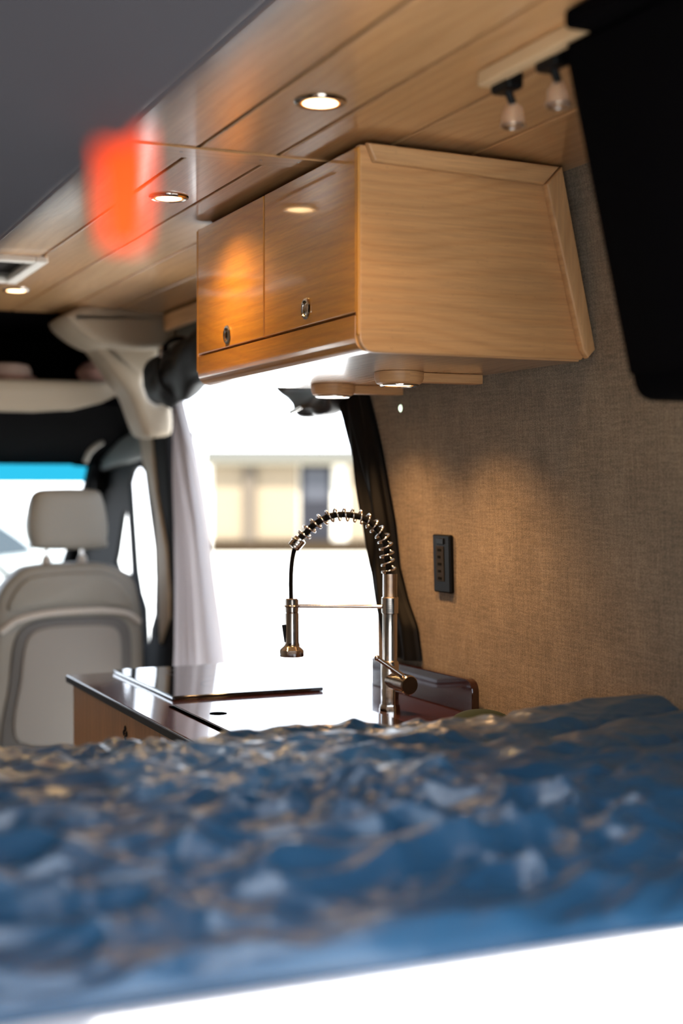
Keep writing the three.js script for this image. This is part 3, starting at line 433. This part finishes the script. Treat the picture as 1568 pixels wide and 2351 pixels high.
{ // spring neck faucet; local x runs along the arm, y up from the counter
  const f = thing('faucet', 'brushed steel spring neck kitchen faucet with side lever', 'faucet', [1.352, COUNTER, -2.790]); f.rotation.y = -YAW;
  const K = 0.2422e-3 * 1, U = (zx) => (zx - 1150) * K, W = (zy) => (1930 - zy) * K; // readings to metres
  mesh('base_flange', lathe([[0, 0], [0.0235, 0], [0.024, 0.003], [0.0225, 0.010], [0.0215, 0.0145], [0, 0.0145]], 40), M.steel, f);
  mesh('column', lathe([[0.0195, 0.0145], [0.0195, 0.103], [0.018, 0.108], [0.0158, 0.110], [0.0158, 0.214], [0, 0.214]], 40), M.steel, f);
  mesh('collar', lathe([[0.0158, 0.212], [0.0182, 0.2135], [0.0182, 0.247], [0.0165, 0.249], [0, 0.249]], 40), M.steel, f);
  const neck = []; for (let i = 0; i <= 26; i++) { const y = 0.249 + i * 0.0019; neck.push([0.0150, y], [0.0158, y + 0.00095]); } neck.push([0, 0.300]);
  mesh('threaded_neck', lathe(neck, 36), M.steel, f);
  const arch = [[1118, 700], [1118, 640], [1105, 560], [1095, 450], [1065, 360], [1010, 290], [960, 235], [880, 190], [800, 170], [740, 163], [650, 163], [560, 188], [490, 225], [420, 275], [370, 330], [318, 375], [285, 420]].map(([x, y]) => V(U(x) + 0.005, W(y), 0));
  const curve = new THREE.CatmullRomCurve3(arch);
  mesh('hose', new THREE.TubeGeometry(curve, 90, 0.0068, 12), M.rubber, f);
  { const turns = 18, n = turns * 22, L = [], fr = curve.computeFrenetFrames(n, false); for (let i = 0; i <= n; i++) { const t = Math.min(1, Math.max(0, i / n)), p = curve.getPointAt(t), a = t * turns * Math.PI * 2, R = 0.0142 - 0.0006 * t; L.push(p.clone().addScaledVector(fr.normals[i], Math.cos(a) * R).addScaledVector(fr.binormals[i], Math.sin(a) * R)); }
    mesh('spring', new THREE.TubeGeometry(new THREE.CatmullRomCurve3(L), n * 2, 0.0021, 7), M.chrome, f); }
  const fe = [V(U(330) + 0.005, W(375), 0), V(U(258) + 0.005, W(462), 0)];
  mesh('ferrule', (() => { const g = lathe([[0.006, 0], [0.0135, 0.001], [0.0145, 0.004], [0.0138, 0.007], [0.0145, 0.010], [0.0138, 0.013], [0.0145, 0.016], [0.0138, 0.019], [0.0145, 0.022], [0.0135, 0.026], [0.006, 0.027]], 32); g.applyQuaternion(new THREE.Quaternion().setFromUnitVectors(V(0, 1, 0), fe[0].clone().sub(fe[1]).normalize())); g.translate(fe[1].x, fe[1].y, fe[1].z); return g; })(), M.steel, f);
  mesh('spray_hose', tube([[U(285) + 0.005, W(430), 0], [U(262) + 0.004, W(520), 0], [U(250) + 0.003, W(640), 0], [U(245) + 0.003, W(780), 0], [U(248) + 0.003, W(930), 0]], 0.0049, 40, 12), M.rubber, f);
  const sx = U(255) + 0.003, sy = (zy) => W(zy);
  const head = mesh('spray_head', lathe([[0, sy(1440)], [0.0265, sy(1440)], [0.0272, sy(1432)], [0.0268, sy(1380)], [0.0245, sy(1368)], [0.0180, sy(1345)], [0.0155, sy(1310)], [0.0150, sy(1050)], [0.0140, sy(1042)], [0.0146, sy(1036)], [0.0146, sy(925)], [0.0120, sy(915)], [0, sy(912)]], 40).translate(sx, 0, 0), M.steel, f);
  mesh('trigger', extXY(shape([[sx - 0.0225, sy(1155)], [sx - 0.014, sy(1150)], [sx - 0.014, sy(1310)], [sx - 0.017, sy(1312)]]), -0.005, 0.005, 0.001), M.blackPlastic, head);
  mesh('arm', rod([sx + 0.012, sy(985), 0], [-0.010, sy(990), 0], 0.0043, 0.0045, 16), M.steel, f);
  mesh('arm_ring', new THREE.TorusGeometry(0.0150, 0.0025, 10, 36).rotateX(Math.PI / 2).translate(sx, sy(985), 0), M.steel, f);
  const a = V(0, 0.068, 0), dir = V(0.46, -0.03, 0.86).normalize(), at = (t) => a.clone().addScaledVector(dir, t), arr = (v) => [v.x, v.y, v.z];
  const val = mesh('valve', [rod(arr(at(0.0)), arr(at(0.046)), 0.0180, 0.0180, 32), rod(arr(at(0.0465)), arr(at(0.082)), 0.0215, 0.0215, 36), rod(arr(at(0.082)), arr(at(0.085)), 0.0215, 0.0195, 36)], M.steel, f);
  mesh('valve_cap', rod(arr(at(0.0851)), arr(at(0.0862)), 0.0192, 0.0188, 36), M.darkSteel, val);
  const l0 = at(0.066).add(V(0.000, 0.014, 0)), l1 = V(-0.030, 0.122, 0.058);
  mesh('lever', [rod(arr(l0), arr(l1), 0.0054, 0.0050, 16), new THREE.SphereGeometry(0.0062, 16, 12).translate(l1.x, l1.y, l1.z)], M.steel, f);
}
{ // socket panel on the wall, leaning with it
  const o = thing('socket_panel', 'black socket plate with small ports on the fabric wall', 'socket', [wallX(1.027) - 0.0005, 1.027, -2.852]); o.rotation.z = 0.030;
  mesh('plate', rbox(-0.012, -0.066, -0.040, 0, 0.066, 0.040, 0.004, 3), M.blackPlastic, o);
  const face = mesh('face', rbox(-0.0135, -0.040, -0.022, -0.0118, 0.040, 0.014, 0.0008), std(0x2a251c, 0.6, { specularIntensity: 0.3 }), o);
  for (let i = 0; i < 5; i++) { mesh('port', rbox(-0.0145, 0.028 - i * 0.016, -0.013, -0.0130, 0.034 - i * 0.016, 0.004 - (i % 2) * 0.004, 0.0005), M.rubber, face); }
  mesh('rocker', rbox(-0.0150, 0.044, -0.016, -0.0118, 0.058, 0.016, 0.002), std(0x0d0d0d, 0.4, { specularIntensity: 0.4 }), o);
}
{ const g = thing('wall_button', 'small round glowing white touch button high on the fabric wall below the cabinet', 'button', [wallX(1.388), 1.388, -3.05]);
  mesh('cap', lathe([[0, 0.004], [0.007, 0.0036], [0.0092, 0.001], [0.0092, -0.004], [0, -0.004]], 28).rotateZ(Math.PI / 2 + 0.1), new THREE.MeshStandardMaterial({ color: 0xf4f6ea, emissive: lin(0.8, 1, 0.75), emissiveIntensity: 1.5 }), g); mesh('bezel', new THREE.TorusGeometry(0.0096, 0.0012, 8, 32).rotateY(Math.PI / 2).translate(-0.0006, 0, 0), M.steel, g); }

// ================================================================ REAR LOCKERS
{ // dark locker over the bed on the far side of the camera, its underside in view
  const l = thing('left_locker', 'dark grey overhead locker above the bed, its underside out of focus', 'locker');
  mesh('body', rbox(-0.238, 1.392, -1.95, 0.188, CEIL - 0.001, REAR - 0.03, 0.02, 4), M.blackFabric, l);
  mesh('bottom_panel', rbox(-0.238, 1.376, -1.95, 0.200, 1.393, REAR - 0.03, 0.006, 3), M.greyUnder, l);
}
{ const t = thing('pull_tag', 'bright orange pull tag hanging from the dark grey locker edge', 'tag', [0.1955, 1.376, -0.722]);
  mesh('strap', grid(6, 24, (u, v) => [(u - 0.5) * 0.028 * (1 - 0.3 * Math.pow(v, 3)), 0.012 - v * 0.064, 0.003 * Math.sin(v * 3) + 0.002]), M.orange, t); mesh('rivet', new THREE.SphereGeometry(0.003, 12, 10).translate(0.0, 0.001, 0), M.steel, t);
}
{ const l = thing('right_locker', 'black padded overhead locker at the right above the bed', 'locker');
  const s = new THREE.Shape(); s.moveTo(1.026, 1.800); s.lineTo(1.138, 1.340); s.quadraticCurveTo(1.145, 1.317, 1.170, 1.3165); s.lineTo(1.505, 1.3165); s.lineTo(1.462, 1.780); s.closePath();
  mesh('body', extXY(s, -1.60, REAR - 0.03, 0.008, 3), M.blackFabric, l);
  mesh('top_rail', rbox(0.985, 1.776, -1.535, 1.04, 1.802, REAR - 0.03, 0.008, 3), M.blackFabric, l);
  for (const [a, b] of [[-1.585, -1.20], [-1.195, -0.80], [-0.795, -0.42]]) { const p = extXY(shape([[1.032, 1.770], [1.020, 1.768], [1.122, 1.350], [1.134, 1.353]]), a, b, 0.004, 3); mesh('flap_door', p, M.blackFabric, l); }
}

// ================================================================ BED
{ const b = struct('bed_platform'); mesh('base', rbox(-0.235, 0.40, -2.10, 1.515, 0.56, -0.56, 0.006), M.trimWood, b); for (const z of [-2.05, -0.62]) mesh('support', rbox(-0.20, FLOOR, z - 0.02, 1.48, 0.40, z + 0.02, 0.003), M.trimWood, b); }
{ const m = thing('mattress', 'bright white sheeted mattress edge under the blue quilt', 'mattress'); mesh('sheet', rbox(-0.232, 0.561, -2.085, 1.515, 0.785, -0.575, 0.045, 5), M.sheet, m); }
{ // blue quilt: padded rows with puckered seams and loose wrinkles
  const q = thing('quilt', 'crumpled dark blue padded quilt spread over the bed', 'quilt');
  const X0 = -0.225, X1 = 1.505, Z0 = -2.075, Z1 = -1.065, NU = 620, NV = 420;
  const ridge = (x, y, s) => { const n = gnoise(x, y, s); return 1 - Math.sqrt(n * n + 0.006); };
  const hgt = (x, z) => {
    const wx = x + 0.06 * gnoise(x * 2.6, z * 2.6, 50), wz = z + 0.045 * gnoise(x * 2.2, z * 2.2, 51);
    const row = (wz + 0.10 * (wx - 0.7) + 0.02) / 0.165, puff = Math.pow(Math.abs(Math.sin(Math.PI * row)), 0.6), seam = 1 - puff;
    const loose = 0.3 + 0.7 * sstep(1.45, 0.7, x);
    const near = sstep(-1.9, -1.3, z);
    let h = (0.024 + 0.012 * sstep(0.8, 1.4, x)) * puff + 0.014 * sstep(0.9, 1.5, x);
    h += (0.018 + 0.010 * near) * loose * (0.4 + 0.6 * seam) * Math.pow(ridge(wx * (12 - 4 * near) + 2 * Math.sin(row * 2) + wz * 2, row * 0.9, 52), 2);   // puckers across the seams
    h += 0.024 * loose * Math.pow(ridge(wx * 2.2 + wz * 2.4, wz * 5.5 - wx * 0.9, 53), 4);                                     // long loose folds
    h += (0.018 + 0.014 * near) * loose * Math.pow(ridge(wx * 5.5 - wz * 4, wz * 11 + wx * 3, 55), 3);
    h += (0.009 + 0.006 * near) * loose * Math.pow(ridge(wx * 9 + wz * 6, wz * 15 - wx * 4, 56), 2) + 0.0012 * loose * ridge(wx * 28 + wz * 10, wz * 34, 58)
      + 0.0075 * seam * (0.5 + 0.5 * loose) * ridge(wx * 30 + 3 * Math.sin(row * 5), row * 0.6, 59) + 0.0035 * loose * Math.pow(ridge(wx * 20 - wz * 16, wz * 30 + wx * 9, 60), 2);
    return h - 0.004 + 0.012 * gnoise(x * 1.6, z * 1.6, 57);
  };
  const top = grid(NU, NV, (u, v) => {
    const x = X0 + (X1 - X0) * u, z = Z0 + (Z1 - Z0) * v + 0.02 * gnoise(u * 5, v * 3, 70) * v - 0.062 * (1 - u) * v, dE = Math.min((X1 - X0) * Math.min(u, 1 - u), (Z1 - Z0) * Math.min(v, (1 - v) * 1.0)), roll = Math.sqrt(Math.max(0, 1 - Math.pow(1 - Math.min(1, dE / 0.032), 2)));
    return [x, 0.7875 + roll * (0.006 + Math.max(0, hgt(x, z) - 0.008) * (0.42 + 0.58 * sstep(0.0, 0.30, (1 - v) * (Z1 - Z0)))), z];
  });
  const uv = top.attributes.uv; for (let i = 0; i < uv.count; i++) uv.setXY(i, uv.getX(i) * 2, uv.getY(i) * 1.2);
  mesh('cover', top, M.quilt, q);
  mesh('underside', rbox(X0 + 0.02, 0.7855, Z0 + 0.02, X1 - 0.02, 0.7885, Z1 - 0.03, 0.001), M.quilt, q);
}
{ const g = grid(40, 16, (u, v) => { const a = u * Math.PI * 2, t = Math.sin(v * Math.PI); return [1.37 + (v - 0.5) * 0.13, COUNTER + 0.027 + 0.027 * Math.pow(t, 0.5) * Math.sin(a), -2.42 + 0.06 * Math.pow(t, 0.5) * Math.cos(a)]; });
  tag(mesh('rolled_towel', g, M.greenCloth), 'dark green rolled towel peeking over the quilt by the backsplash', 'towel'); }

renderer.setSize(1568, 2351, false);
renderer.render(scene, camera);
